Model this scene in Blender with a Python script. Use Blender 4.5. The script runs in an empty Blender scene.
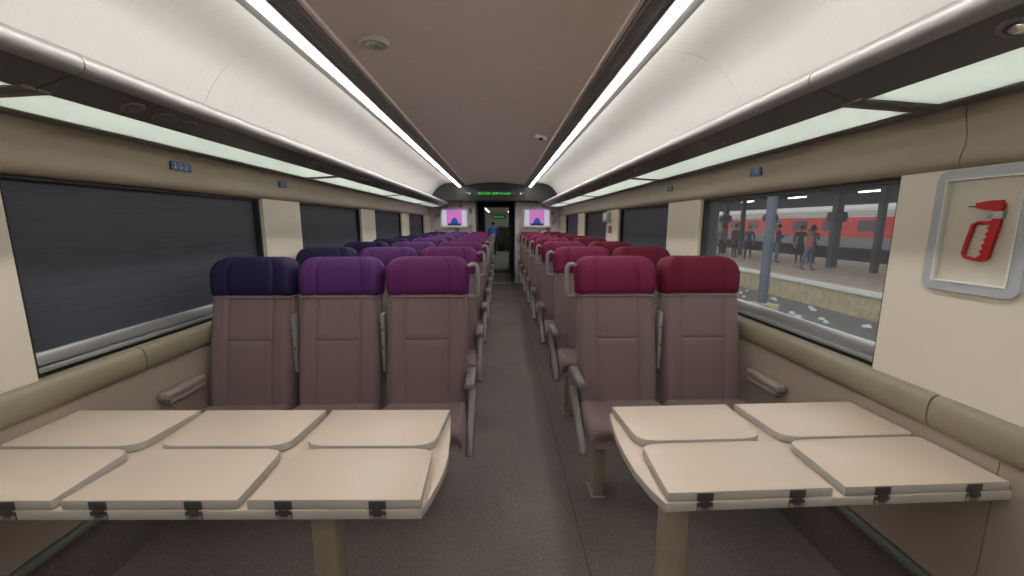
import bpy, bmesh, math, random
from mathutils import Vector, Matrix
random.seed(7)
S = bpy.context.scene
C = S.collection
PI = math.pi

# ------------------------------------------------------------------ camera
cam_d = bpy.data.cameras.new('camera'); cam = bpy.data.objects.new('camera', cam_d); C.objects.link(cam)
cam_d.sensor_width = 36; cam_d.lens = 36*396/1024; cam_d.clip_start = .02; cam_d.clip_end = 200
cam.location = (.10, 0, 1.40)
cam.rotation_euler = (PI/2 - math.atan(65/396), 0, -0.0299)
S.camera = cam

# ------------------------------------------------------------------ world and exposure
w = bpy.data.worlds.new('world'); S.world = w; w.use_nodes = True
w.node_tree.nodes['Background'].inputs[0].default_value = (.70, .71, .71, 1)
w.node_tree.nodes['Background'].inputs[1].default_value = 2.0
vs = S.view_settings
vs.view_transform = 'Standard'; vs.look = 'None'; vs.gamma = 1; vs.use_curve_mapping = False
vs.exposure = 0.27
STRIP_POWER = 24.0
COVE_POWER = 26.0

# ------------------------------------------------------------------ materials
MATS = {}
def sock(b, n, v):
    if n in b.inputs: b.inputs[n].default_value = v
def mat(name, col, rough=.5, metal=0, spec=.5, noise=None, bump=None, emit=None, estr=0, trans=0, alpha=1, sheen=0, coat=0):
    """noise=(scale, amount, stretch) varies the base colour; bump=(scale, strength)"""
    m = bpy.data.materials.new(name); m.use_nodes = True
    nt = m.node_tree; b = nt.nodes['Principled BSDF']
    c4 = (*col, 1)
    sock(b, 'Base Color', c4); sock(b, 'Roughness', rough); sock(b, 'Metallic', metal); sock(b, 'Specular IOR Level', spec)
    sock(b, 'Sheen Weight', sheen); sock(b, 'Coat Weight', coat)
    sock(b, 'Transmission Weight', trans); sock(b, 'Alpha', alpha)
    if emit: sock(b, 'Emission Color', (*emit, 1)); sock(b, 'Emission Strength', estr)
    tc = nt.nodes.new('ShaderNodeTexCoord')
    if noise:
        sc, am, st = noise
        mp = nt.nodes.new('ShaderNodeMapping'); mp.inputs['Scale'].default_value = st
        nt.links.new(tc.outputs['Object'], mp.inputs[0])
        n = nt.nodes.new('ShaderNodeTexNoise'); n.inputs['Scale'].default_value = sc; n.inputs['Detail'].default_value = 3
        nt.links.new(mp.outputs[0], n.inputs['Vector'])
        r = nt.nodes.new('ShaderNodeValToRGB')
        r.color_ramp.elements[0].position = .3; r.color_ramp.elements[1].position = .7
        r.color_ramp.elements[0].color = (*[max(0, x*(1-am)) for x in col], 1)
        r.color_ramp.elements[1].color = (*[min(1, x*(1+am)) for x in col], 1)
        nt.links.new(n.outputs['Fac'], r.inputs[0]); nt.links.new(r.outputs[0], b.inputs['Base Color'])
    if bump:
        sc, stg = bump
        n = nt.nodes.new('ShaderNodeTexNoise'); n.inputs['Scale'].default_value = sc; n.inputs['Detail'].default_value = 2
        nt.links.new(tc.outputs['Object'], n.inputs['Vector'])
        bp = nt.nodes.new('ShaderNodeBump'); bp.inputs['Strength'].default_value = stg; bp.inputs['Distance'].default_value = .002
        nt.links.new(n.outputs['Fac'], bp.inputs['Height']); nt.links.new(bp.outputs[0], b.inputs['Normal'])
    MATS[name] = m
    return m

def speckle_floor():
    m = mat('vinyl_floor', (.17, .145, .132), .55, spec=.4)
    nt = m.node_tree; b = nt.nodes['Principled BSDF']; tc = [n for n in nt.nodes if n.type == 'TEX_COORD'][0]
    v = nt.nodes.new('ShaderNodeTexVoronoi'); v.inputs['Scale'].default_value = 280
    nt.links.new(tc.outputs['Object'], v.inputs['Vector'])
    r = nt.nodes.new('ShaderNodeValToRGB'); r.color_ramp.interpolation = 'CONSTANT'
    e = r.color_ramp.elements
    e[0].position = 0; e[0].color = (.115, .096, .088, 1); e[1].position = .30; e[1].color = (.172, .144, .132, 1)
    k = e.new(.72); k.color = (.19, .162, .149, 1); k = e.new(.93); k.color = (.30, .265, .25, 1)
    nt.links.new(v.outputs['Color'], r.inputs[0])
    n = nt.nodes.new('ShaderNodeTexNoise'); n.inputs['Scale'].default_value = 1.6; n.inputs['Detail'].default_value = 5
    nt.links.new(tc.outputs['Object'], n.inputs['Vector'])
    r2 = nt.nodes.new('ShaderNodeValToRGB')
    r2.color_ramp.elements[0].position = .3; r2.color_ramp.elements[0].color = (.72, .72, .72, 1)
    r2.color_ramp.elements[1].position = .7; r2.color_ramp.elements[1].color = (1.1, 1.08, 1.05, 1)
    nt.links.new(n.outputs['Fac'], r2.inputs[0])
    mx = nt.nodes.new('ShaderNodeMix'); mx.data_type = 'RGBA'; mx.blend_type = 'MULTIPLY'; mx.inputs['Factor'].default_value = 1
    nt.links.new(r.outputs[0], mx.inputs['A']); nt.links.new(r2.outputs[0], mx.inputs['B'])
    nt.links.new(mx.outputs['Result'], b.inputs['Base Color'])
    return m
speckle_floor()

def laminate():
    m = mat('floral_laminate', (.40, .36, .36), .4)
    nt = m.node_tree; b = nt.nodes['Principled BSDF']; tc = [n for n in nt.nodes if n.type == 'TEX_COORD'][0]
    v = nt.nodes.new('ShaderNodeTexVoronoi'); v.inputs['Scale'].default_value = 6.0
    nt.links.new(tc.outputs['Object'], v.inputs['Vector'])
    n = nt.nodes.new('ShaderNodeTexNoise'); n.inputs['Scale'].default_value = 11
    nt.links.new(tc.outputs['Object'], n.inputs['Vector'])
    a = nt.nodes.new('ShaderNodeMath'); a.operation = 'MULTIPLY_ADD'; a.inputs[1].default_value = .5
    nt.links.new(n.outputs['Fac'], a.inputs[0]); nt.links.new(v.outputs['Distance'], a.inputs[2])
    r = nt.nodes.new('ShaderNodeValToRGB'); e = r.color_ramp.elements
    e[0].position = .55; e[0].color = (.24, .19, .21, 1); e[1].position = .62; e[1].color = (.58, .51, .50, 1)
    k = e.new(.8); k.color = (.62, .56, .54, 1)
    nt.links.new(a.outputs[0], r.inputs[0]); nt.links.new(r.outputs[0], b.inputs['Base Color'])
laminate()

def cove_material():
    m = mat('cove_white', (.80, .78, .72), .45)
    nt = m.node_tree; b = nt.nodes['Principled BSDF']; tc = [n for n in nt.nodes if n.type == 'TEX_COORD'][0]
    mp = nt.nodes.new('ShaderNodeMapping'); mp.inputs['Scale'].default_value = (1.2, 60, 1.2)
    nt.links.new(tc.outputs['Object'], mp.inputs[0])
    n = nt.nodes.new('ShaderNodeTexNoise'); n.inputs['Scale'].default_value = 2; n.inputs['Detail'].default_value = 2
    nt.links.new(mp.outputs[0], n.inputs['Vector'])
    r = nt.nodes.new('ShaderNodeValToRGB'); e = r.color_ramp.elements
    e[0].position = .3; e[0].color = (.785, .768, .73, 1); e[1].position = .6; e[1].color = (.815, .80, .765, 1)
    nt.links.new(n.outputs['Fac'], r.inputs[0]); nt.links.new(r.outputs[0], b.inputs['Base Color'])
cove_material()

def sheer_blind():
    """woven roller blind one can see through"""
    m = bpy.data.materials.new('sheer_blind'); m.use_nodes = True; nt = m.node_tree
    b = nt.nodes['Principled BSDF']; b.inputs['Base Color'].default_value = (.24, .26, .29, 1); b.inputs['Roughness'].default_value = .7
    out = nt.nodes['Material Output']
    tr = nt.nodes.new('ShaderNodeBsdfTransparent'); mx = nt.nodes.new('ShaderNodeMixShader')
    tc = nt.nodes.new('ShaderNodeTexCoord')
    wv = nt.nodes.new('ShaderNodeTexWave'); wv.bands_direction = 'Z'; wv.inputs['Scale'].default_value = 26
    nt.links.new(tc.outputs['Object'], wv.inputs['Vector'])
    mr = nt.nodes.new('ShaderNodeMapRange'); mr.inputs['To Min'].default_value = .20; mr.inputs['To Max'].default_value = .26
    nt.links.new(wv.outputs['Fac'], mr.inputs['Value'])
    nt.links.new(mr.outputs[0], mx.inputs[0]); nt.links.new(tr.outputs[0], mx.inputs[1]); nt.links.new(b.outputs[0], mx.inputs[2])
    nt.links.new(mx.outputs[0], out.inputs[0])
    MATS['sheer_blind'] = m
sheer_blind()

def clear_glass():
    m = bpy.data.materials.new('clear_glass'); m.use_nodes = True; nt = m.node_tree
    out = nt.nodes['Material Output']
    tr = nt.nodes.new('ShaderNodeBsdfTransparent'); tr.inputs[0].default_value = (.975, .98, .98, 1)
    gl = nt.nodes.new('ShaderNodeBsdfGlossy'); gl.inputs['Roughness'].default_value = .03
    lw = nt.nodes.new('ShaderNodeLayerWeight'); lw.inputs['Blend'].default_value = .5
    pw = nt.nodes.new('ShaderNodeMath'); pw.operation = 'POWER'; pw.inputs[1].default_value = 5; nt.links.new(lw.outputs['Facing'], pw.inputs[0])
    fr = nt.nodes.new('ShaderNodeMath'); fr.operation = 'MULTIPLY_ADD'; fr.inputs[1].default_value = .7; fr.inputs[2].default_value = .03; nt.links.new(pw.outputs[0], fr.inputs[0])
    mx = nt.nodes.new('ShaderNodeMixShader')
    nt.links.new(fr.outputs[0], mx.inputs[0]); nt.links.new(tr.outputs[0], mx.inputs[1]); nt.links.new(gl.outputs[0], mx.inputs[2])
    nt.links.new(mx.outputs[0], out.inputs[0]); MATS['clear_glass'] = m
clear_glass()

def frosted_glass():
    m = bpy.data.materials.new('frosted_glass'); m.use_nodes = True; nt = m.node_tree
    out = nt.nodes['Material Output']
    b = nt.nodes['Principled BSDF']; b.inputs['Base Color'].default_value = (.55, .62, .59, 1); b.inputs['Roughness'].default_value = .25
    tl = nt.nodes.new('ShaderNodeBsdfTranslucent'); tl.inputs[0].default_value = (.92, .985, .95, 1)
    mx = nt.nodes.new('ShaderNodeMixShader'); mx.inputs[0].default_value = .9
    nt.links.new(b.outputs[0], mx.inputs[1]); nt.links.new(tl.outputs[0], mx.inputs[2])
    nt.links.new(mx.outputs[0], out.inputs[0]); MATS['frosted_glass'] = m
frosted_glass()

mat('ceiling_paint', (.80, .70, .625), .55, noise=(3, .03, (1, 30, 1)))
mat('wall_cream', (.76, .695, .58), .45, noise=(2, .02, (1, 1, 1)))
mat('lower_wall', (.37, .305, .25), .5)
mat('rail_tan', (.31, .25, .182), .4)
mat('sill_pad', (.27, .237, .163), .45, noise=(5, .06, (1, 1, 1)), bump=(120, .12))
mat('dark_trim', (.02, .022, .022), .5)
mat('trim_grey', (.15, .17, .15), .5)
mat('rack_silver', (.36, .355, .34), .42, metal=.5)
mat('rack_dark', (.105, .102, .096), .4)
mat('rack_bar', (.13, .125, .10), .45)
mat('vent_dark', (.06, .057, .052), .5)
mat('bar_grey', (.24, .235, .225), .45)
mat('lamp_white', (.9, .9, .9), .5, emit=(1, .97, .935), estr=STRIP_POWER)
mat('lamp_far', (.9, .9, .9), .5, emit=(1, 1, .95), estr=7)
mat('cove_lamp', (.9, .9, .9), .5, emit=(1, .97, .93), estr=COVE_POWER)
mat('blind_dark', (.055, .064, .082), .55, noise=(1.5, .12, (1, 1, 60)))
mat('aluminium', (.48, .50, .51), .35, metal=.7)
mat('gasket', (.015, .016, .018), .5)
mat('seat_fabric', (.185, .127, .125), .85, sheen=.1, noise=(240, .10, (1, 1, 1)), bump=(500, .15))
mat('shell_grey', (.30, .255, .22), .45)
mat('arm_grey', (.17, .155, .148), .4)
mat('arm_light', (.26, .242, .228), .42)
mat('beige_steel', (.34, .275, .215), .45, noise=(30, .05, (1, 1, 1)))
for n, c in dict(head_navy=(.013, .007, .048), head_violet=(.080, .017, .120), head_magenta=(.112, .012, .100), head_crimson=(.160, .008, .052), head_red=(.120, .003, .020)).items():
    mat(n, c, .7, spec=.3, bump=(500, .12))
mat('table_cream', (.62, .515, .42), .4, noise=(3, .02, (1, 1, 1)))
mat('table_edge', (.46, .43, .395), .4)
mat('hinge_dark', (.11, .10, .10), .4, metal=.6)
mat('hinge_steel', (.55, .53, .5), .3, metal=.9)
mat('box_grey', (.42, .44, .47), .4)
mat('hammer_red', (.50, .012, .015), .35)
mat('metal_bright', (.7, .69, .64), .25, metal=.9)
mat('header_black', (.007, .008, .010), .35)
mat('header_side', (.026, .028, .032), .45)
mat('plate_blue', (.012, .035, .12), .4)
mat('plate_ink', (.30, .42, .55), .4)
mat('led_green', (.02, .3, .03), .5, emit=(.05, .75, .07), estr=.6)
mat('white_plastic', (.75, .75, .72), .4)
mat('off_white', (.55, .52, .45), .45)
mat('sign_red', (.34, .09, .07), .5)
mat('jamb_white', (.62, .62, .63), .4)
mat('black_plastic', (.012, .012, .013), .4)
mat('screen_white', (.3, .3, .35), .4, emit=(.66, .66, .80), estr=.5)
mat('screen_pink', (.3, .1, .3), .4, emit=(.72, .22, .66), estr=.5)
mat('screen_blue', (.0, .03, .2), .4, emit=(.01, .06, .24), estr=.8)
mat('screen_skin', (.3, .1, .1), .4, emit=(.50, .16, .28), estr=.8)
mat('screen_dark', (.01, .01, .03), .4, emit=(.015, .012, .05), estr=.7)
mat('sticker_orange', (.62, .26, .05), .5)
mat('vestibule_grey', (.10, .10, .105), .5)
mat('vestibule_floor', (.09, .09, .088), .5, noise=(60, .2, (1, 1, 1)))
mat('threshold_dark', (.02, .02, .02), .6)
mat('seat_black', (.02, .019, .02), .6)
mat('next_wall', (.40, .42, .40), .5)
# outside
mat('platform_paving', (.44, .345, .25), .8, noise=(4, .25, (1, 1, 1)), bump=(20, .4))
mat('platform_face', (.46, .39, .22), .8, noise=(3, .25, (1, 3, 1)), bump=(15, .4))
mat('edge_white', (.70, .69, .64), .7)
mat('gravel', (.11, .108, .105), .9, noise=(18, .6, (1, 1, 1)), bump=(14, 1.0))
mat('rail_steel', (.17, .15, .14), .45, metal=.5)
mat('sleeper', (.2, .19, .18), .8)
mat('coach_red', (.80, .05, .035), .4)
mat('coach_white', (.62, .62, .60), .45)
mat('coach_grey', (.30, .30, .31), .5)
mat('coach_window', (.03, .035, .045), .2)
mat('coach_under', (.035, .033, .03), .8)
mat('canopy_steel', (.055, .06, .068), .7)
mat('canopy_sheet', (.07, .078, .09), .7)
mat('mast_steel', (.15, .18, .24), .6)
mat('added_tube_light', (.9, .9, .9), .4, emit=(.95, 1, .97), estr=14)
mat('litter_white', (.65, .66, .66), .7)
mat('skin', (.28, .15, .09), .55)
mat('hair_black', (.01, .009, .008), .6)
mat('cloth_blue', (.012, .16, .65), .8)
mat('cloth_dark', (.025, .025, .03), .8)
mat('cloth_navy', (.03, .04, .08), .8)
mat('cloth_brown', (.09, .06, .045), .8)
mat('cloth_pink', (.42, .17, .14), .8)
mat('cloth_grey', (.12, .12, .13), .8)
mat('cloth_jeans', (.08, .12, .22), .8)

# ------------------------------------------------------------------ mesh helpers
class MB:
    def __init__(self): self.v = []; self.f = []; self.m = []
    def add(self, vs, fs, mi=0):
        o = len(self.v); self.v += [tuple(p) for p in vs]
        self.f += [tuple(i+o for i in f) for f in fs]; self.m += [mi]*len(fs)
        return self
    def box(self, x0, x1, y0, y1, z0, z1, bev=0, mi=0, seg=2):
        if x1 < x0: x0, x1 = x1, x0
        if y1 < y0: y0, y1 = y1, y0
        if bev <= 0:
            return self.add([(x0,y0,z0),(x1,y0,z0),(x1,y1,z0),(x0,y1,z0),(x0,y0,z1),(x1,y0,z1),(x1,y1,z1),(x0,y1,z1)],
                     [(3,2,1,0),(4,5,6,7),(0,1,5,4),(1,2,6,5),(2,3,7,6),(3,0,4,7)], mi)
        bm = bmesh.new(); bmesh.ops.create_cube(bm, size=1)
        for v in bm.verts:
            v.co = ((x0+x1)/2+v.co.x*(x1-x0), (y0+y1)/2+v.co.y*(y1-y0), (z0+z1)/2+v.co.z*(z1-z0))
        b = min(bev, (x1-x0)*.49, (y1-y0)*.49, (z1-z0)*.49)
        bmesh.ops.bevel(bm, geom=bm.edges[:], offset=b, segments=seg, profile=.5, affect='EDGES')
        return self.bm(bm, mi)
    def bm(self, bm, mi=0):
        bm.verts.index_update()
        self.add([v.co[:] for v in bm.verts], [[v.index for v in f.verts] for f in bm.faces], mi); bm.free(); return self
    def prism(self, pts, axis, a0, a1, mi=0, cap=True):
        """closed polygon pts in the plane across the axis, run from a0 to a1"""
        n = len(pts)
        def P(p, a):
            return (a, p[0], p[1]) if axis == 'x' else (p[0], a, p[1]) if axis == 'y' else (p[0], p[1], a)
        vs = [P(p, a0) for p in pts]+[P(p, a1) for p in pts]
        fs = [(i, (i+1) % n, n+(i+1) % n, n+i) for i in range(n)]
        if cap: fs += [tuple(range(n))[::-1], tuple(range(n, 2*n))]
        return self.add(vs, fs, mi)
    def slab(self, pts, z0, z1, bev=0, mi=0, top_mi=None):
        """polygon slab with a bevelled rim"""
        bm = bmesh.new(); vv = [bm.verts.new((p[0], p[1], z0)) for p in pts]
        f = bm.faces.new(vv)
        r = bmesh.ops.extrude_face_region(bm, geom=[f])
        up = [g for g in r['geom'] if isinstance(g, bmesh.types.BMVert)]
        for v in up: v.co.z = z1
        bmesh.ops.recalc_face_normals(bm, faces=bm.faces[:])
        if bev:
            ed = [e for e in bm.edges if abs(e.verts[0].co.z-e.verts[1].co.z) < 1e-6]
            bmesh.ops.bevel(bm, geom=ed, offset=bev, segments=2, profile=.5, affect='EDGES')
        bm.verts.index_update(); bm.normal_update()
        for fc in bm.faces:
            k = mi if top_mi is None or abs(fc.normal.z) < .9 else top_mi
            o = len(self.v)
            self.v += [v.co[:] for v in fc.verts]; self.f.append(tuple(range(o, o+len(fc.verts)))); self.m.append(k)
        bm.free(); return self
    def cyl(self, p0, p1, r0, r1=None, n=16, mi=0):
        r1 = r0 if r1 is None else r1
        p0 = Vector(p0); p1 = Vector(p1); d = (p1-p0).normalized()
        u = d.orthogonal().normalized(); v = d.cross(u)
        vs = []
        for p, r in ((p0, r0), (p1, r1)):
            for i in range(n):
                a = 2*PI*i/n; vs.append(p+u*math.cos(a)*r+v*math.sin(a)*r)
        fs = [(i, (i+1) % n, n+(i+1) % n, n+i) for i in range(n)]+[tuple(range(n))[::-1], tuple(range(n, 2*n))]
        return self.add(vs, fs, mi)
    def lathe(self, prof, center, axis=(0, 0, 1), n=24, mi=0):
        d = Vector(axis).normalized(); u = d.orthogonal().normalized(); v = d.cross(u); c = Vector(center)
        vs = []; m = len(prof)
        for r, h in prof:
            for i in range(n):
                a = 2*PI*i/n; vs.append(c+d*h+u*math.cos(a)*r+v*math.sin(a)*r)
        fs = [(j*n+i, j*n+(i+1) % n, (j+1)*n+(i+1) % n, (j+1)*n+i) for j in range(m-1) for i in range(n)]
        fs += [tuple(range(n))[::-1], tuple(range((m-1)*n, m*n))]
        return self.add(vs, fs, mi)
    def sweep(self, path, sec, up=(1, 0, 0), mi=0, closed=False):
        """section (list of 2-D points) swept along a path; section x = up axis"""
        path = [Vector(p) for p in path]; n = len(path); k = len(sec); vs = []
        U = Vector(up).normalized()
        for i, p in enumerate(path):
            a = path[i-1] if i > 0 or closed else path[i]
            b = path[(i+1) % n] if i < n-1 or closed else path[i]
            t = (b-a).normalized(); s = t.cross(U).normalized()
            for q in sec: vs.append(p+U*q[0]+s*q[1])
        rng = n if closed else n-1
        fs = [(i*k+j, i*k+(j+1) % k, ((i+1) % n)*k+(j+1) % k, ((i+1) % n)*k+j) for i in range(rng) for j in range(k)]
        if not closed: fs += [tuple(range(k))[::-1], tuple(range((n-1)*k, n*k))]
        return self.add(vs, fs, mi)
    def loft(self, rings, mi=0, cap=True):
        n = len(rings[0]); vs = [p for r in rings for p in r]; m = len(rings)
        fs = [(j*n+i, j*n+(i+1) % n, (j+1)*n+(i+1) % n, (j+1)*n+i) for j in range(m-1) for i in range(n)]
        if cap: fs += [tuple(range(n))[::-1], tuple(range((m-1)*n, m*n))]
        return self.add(vs, fs, mi)
    def mesh(self, name, mats, angle=35):
        me = bpy.data.meshes.new(name); me.from_pydata(self.v, [], self.f)
        for m in (mats if isinstance(mats, (list, tuple)) else [mats]): me.materials.append(MATS[m])
        for p, k in zip(me.polygons, self.m): p.material_index = k
        bm = bmesh.new(); bm.from_mesh(me)
        bmesh.ops.remove_doubles(bm, verts=bm.verts[:], dist=1e-5)
        bmesh.ops.recalc_face_normals(bm, faces=bm.faces[:]); bm.to_mesh(me); bm.free()
        me.shade_smooth(); me.set_sharp_from_angle(angle=math.radians(angle))
        me.update(); return me
    def build(self, name, mats, parent=None, angle=35, loc=None):
        o = bpy.data.objects.new(name, self.mesh(name, mats, angle)); C.objects.link(o)
        if parent: o.parent = parent
        if loc: o.location = loc
        return o

def tag(o, label=None, cat=None, group=None, kind=None):
    if label: o['label'] = label
    if cat: o['category'] = cat
    if group: o['group'] = group
    if kind: o['kind'] = kind
    return o
def thing(name, label, cat, loc=(0, 0, 0), rz=0, group=None):
    o = bpy.data.objects.new(name, None); C.objects.link(o); o.location = loc; o.rotation_euler = (0, 0, rz)
    o.empty_display_size = .1
    return tag(o, label, cat, group)
def struct(name, mb, m, angle=35):
    o = mb.build(name, m, angle=angle); o['kind'] = 'structure'; return o
def place(name, mesh, parent, loc=(0, 0, 0), rz=0, sx=1):
    o = bpy.data.objects.new(name, mesh); C.objects.link(o); o.parent = parent; o.location = loc
    o.rotation_euler = (0, 0, rz)
    if sx != 1: o.scale = (sx, 1, 1)
    return o
def rrect(w, h, r, n=5, cx=0, cy=0):
    pts = []
    for sx, sy, a0 in ((1, 1, 0), (-1, 1, 90), (-1, -1, 180), (1, -1, 270)):
        for i in range(n+1):
            a = math.radians(a0+90*i/n); pts.append((cx+sx*(w/2-r)+r*math.cos(a), cy+sy*(h/2-r)+r*math.sin(a)))
    return pts
ORD = ['first', 'second', 'third', 'fourth', 'fifth', 'sixth', 'seventh', 'eighth', 'ninth', 'tenth', 'eleventh', 'twelfth']
SIDES = ((-1, 'left'), (1, 'right'))
Y0, Y1 = -2.6, 9.2          # the saloon runs from behind the camera to the end partition

# ================================================================== SETTING
struct('floor', MB().box(-1.56, 1.56, Y0, Y1+.02, -.08, 0), 'vinyl_floor')
seam = MB().box(.455, .459, Y0, Y1, 0, .0008).build('floor_seam', 'dark_trim', bpy.data.objects['floor'])

# windows: period 1.9 along the car
WIN = [(1.365-1.9+1.9*k, 2.735-1.9+1.9*k) for k in range(-1, 5)]
ZW0, ZW1 = .868, 1.565
RJ = [1.25+2.07*k for k in range(0, 4)]   # rack joints
def spans(cuts, a=Y0, b=Y1):
    e = [a]+[c for c in cuts if a < c < b]+[b]
    return list(zip(e[:-1], e[1:]))

for s, side in SIDES:
    X = lambda v: s*v
    # wall core: bands below and above the windows and piers between them
    core = MB().box(X(1.52), X(1.60), Y0, Y1, -.08, ZW0).box(X(1.52), X(1.60), Y0, Y1, ZW1, 2.35)
    WS = [(a_-(.03 if s < 0 else 0), b_) for a_, b_ in WIN]
    edges = [Y0]+[q for w_ in WS for q in w_]+[Y1]
    for a, b in zip(edges[0::2], edges[1::2]): core.box(X(1.52), X(1.60), a, b, ZW0, ZW1)
    wall = struct('wall_'+side, core, 'wall_cream')
    # smooth lower panels with seams
    for a, b in spans([.95+1.9*k for k in range(-1, 5)]):
        MB().prism([(X(1.52), .80), (X(1.462), .80), (X(1.462), .30), (X(1.475), .285), (X(1.52), .285)], 'y', a+.0015, b-.0015).build('lower_panel', 'lower_wall', wall)
    # cream pier panels between the windows, proud of the wall with rounded rim
    for i, (a, b) in enumerate(zip(edges[0::2], edges[1::2])):
        if b-a < .1: continue
        zb = .858
        pts = rrect(b-a-.006, ZW1+.005-zb, .012, 3, (a+b)/2, (ZW1+.005+zb)/2)
        MB().prism(pts, 'x', X(1.478), X(1.522)).build('pier_panel', 'wall_cream', wall)
    # padded sill in sections
    sill = thing_sill = bpy.data.objects.new('trim_sill_'+side, None); C.objects.link(sill); sill['kind'] = 'structure'
    cuts = [1.13+1.9*k for k in range(-2, 5)] if s > 0 else [1.70+1.9*k for k in range(-3, 5)]
    prof = []
    for t in range(0, 9):
        a = math.radians(80-t*20); prof.append((1.464-.022*math.cos(a), .812+.053*math.sin(a)))
    prof = [(1.525, .866), (1.475, .868)]+[(X_, z_) for X_, z_ in prof]+[(1.47, .757), (1.53, .757)]
    for a, b in spans(cuts):
        MB().prism([(X(p), q) for p, q in prof], 'y', a+.003, b-.003).build('sill_pad', 'sill_pad', sill, angle=50)
    # tan rail above the windows in sections
    rail = bpy.data.objects.new('trim_rail_'+side, None); C.objects.link(rail); rail['kind'] = 'structure'
    rp = [(1.53, 1.558), (1.482, 1.558), (1.468, 1.566), (1.462, 1.585), (1.466, 1.605), (1.474, 1.625), (1.472, 1.66), (1.462, 1.70), (1.452, 1.76), (1.53, 1.76)]
    for a, b in spans([1.18+2.07*k for k in range(-2, 5)]):
        MB().prism([(X(p), q) for p, q in rp], 'y', a+.0015, b-.0015).build('rail_panel', 'rail_tan', rail, angle=50)
    # kick trim and recessed dark kick panel
    base = MB().box(X(1.447), X(1.52), Y0, Y1, .262, .288, .006)
    bo = struct('baseboard_'+side, base, 'trim_grey')
    MB().box(X(1.468), X(1.52), Y0, Y1, 0, .262).build('kick_panel', 'vinyl_floor', bo)
    # cove above the rack in panels
    cove = bpy.data.objects.new('trim_cove_'+side, None); C.objects.link(cove); cove['kind'] = 'structure'
    cp = [(.800, 2.205), (.83, 2.222), (.88, 2.240), (.95, 2.250), (1.03, 2.247), (1.11, 2.228), (1.19, 2.190), (1.26, 2.135), (1.32, 2.06), (1.365, 1.98), (1.40, 1.90), (1.425, 1.82), (1.44, 1.755)]
    back = [(1.56, 1.755), (1.56, 2.33), (.800, 2.33)]
    for a, b in spans([2.13+2.07*k for k in range(-2, 4)]):
        MB().prism([(X(p), q) for p, q in cp+back], 'y', a+.0012, b-.0012).build('cove_panel', 'cove_white', cove, angle=60)

# ceiling with arched panels
ceil = struct('ceiling', MB().box(-1.6, 1.6, Y0, Y1, 2.34, 2.40), 'dark_trim')
cpn = [(-.60+1.2*i/16, 2.195+.05*(1-((-.60+1.2*i/16)/.6)**2)) for i in range(17)]
for a, b in spans([.95+2.03*k for k in range(-1, 5)]):
    MB().prism(cpn+[(.60, 2.33), (-.60, 2.33)], 'y', a+.002, b-.002).build('ceiling_panel', 'ceiling_paint', ceil, angle=60)
    MB().prism([(p, q+.0015) for p, q in cpn]+[(.60, 2.33), (-.60, 2.33)], 'y', b-.002, b+.002).build('seam_strip', 'white_plastic', ceil, angle=60)

# windows
n = 0
for s, side in SIDES:
    X = lambda v: s*v
    for k, (a, b) in enumerate([(a_-(.03 if s < 0 else 0), b_) for a_, b_ in WIN]):
        n += 1
        fr = MB()
        fr.box(X(1.50), X(1.60), a, a+.022, ZW0, ZW1).box(X(1.50), X(1.60), b-.022, b, ZW0, ZW1)
        fr.box(X(1.50), X(1.60), a+.022, b-.022, ZW1-.02, ZW1).box(X(1.50), X(1.60), a+.022, b-.022, ZW0, ZW0+.014)
        o = struct('window_%d' % n, fr, 'gasket')
        sheer = (s > 0 and k == 2)
        MB().box(X(1.572), X(1.580), a+.012, b-.012, ZW0+.01, ZW1-.01).build('pane', 'clear_glass', o)
        if sheer:
            bl = MB().box(X(1.530), X(1.531), a+.022, b-.022, ZW0+.03, ZW1-.02).build('blind', 'sheer_blind', o)
        else:
            bl = MB().box(X(1.530), X(1.532), a+.022, b-.022, ZW0+.03, ZW1-.02).build('blind', 'blind_dark', o)
        MB().prism([(X(p), q) for p, q in ((1.512, .905), (1.512, .940), (1.518, .950), (1.536, .950), (1.536, .905))], 'y', a+.024, b-.024).build('blind_rail', 'aluminium', bl)
        MB().box(X(1.500), X(1.535), a+.022, b-.022, .872, .899, .003).build('lower_track', 'aluminium', o)

# end partition with doorway
part = MB().box(-1.56, -.47, Y1, Y1+.08, 0, 2.34).box(.455, 1.56, Y1, Y1+.08, 0, 2.34).box(-.47, .455, Y1, Y1+.08, 1.93, 2.34)
wend = struct('wall_end', part, 'floral_laminate')
struct('wall_behind', MB().box(-1.6, 1.6, Y0-.08, Y0, 0, 2.34), 'wall_cream')
fr = MB().box(-.535, -.455, Y1-.035, Y1+.10, 0, 1.93, .012).box(.44, .52, Y1-.035, Y1+.10, 0, 1.93, .012)
door = struct('door_1', fr, 'jamb_white')
MB().box(-.455, -.41, Y1+.02, Y1+.06, .05, 1.93).build('door_leaf_edge', 'vestibule_grey', door)
MB().cyl((-.43, Y1-.0, .95), (-.43, Y1-.0, 1.25), .011).build('door_handle', 'metal_bright', door)
MB().box(-.455, .44, Y1+.0, Y1+.10, 0, .012, .004).build('threshold', 'aluminium', door)
# black header over the doorway, side cheeks following the cove
hd = MB()
hc = [(-.64, 1.875), (.64, 1.875), (.64, 2.20), (.55, 2.222), (.35, 2.24), (0, 2.25), (-.35, 2.24), (-.55, 2.222), (-.64, 2.20)]
hd.prism(hc, 'y', 8.66, Y1)
head = struct('trim_header', hd, 'header_black')
for s, side in SIDES:
    q = [(.64, 1.88), (1.40, 1.88), (1.385, 1.95), (1.36, 2.01), (1.315, 2.08), (1.255, 2.145), (1.185, 2.195), (1.10, 2.235), (1.03, 2.252), (.64, 2.252)]
    MB().prism([(s*a, b) for a, b in q], 'y', 8.80, Y1).build('header_cheek', 'header_side', head)

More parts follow.
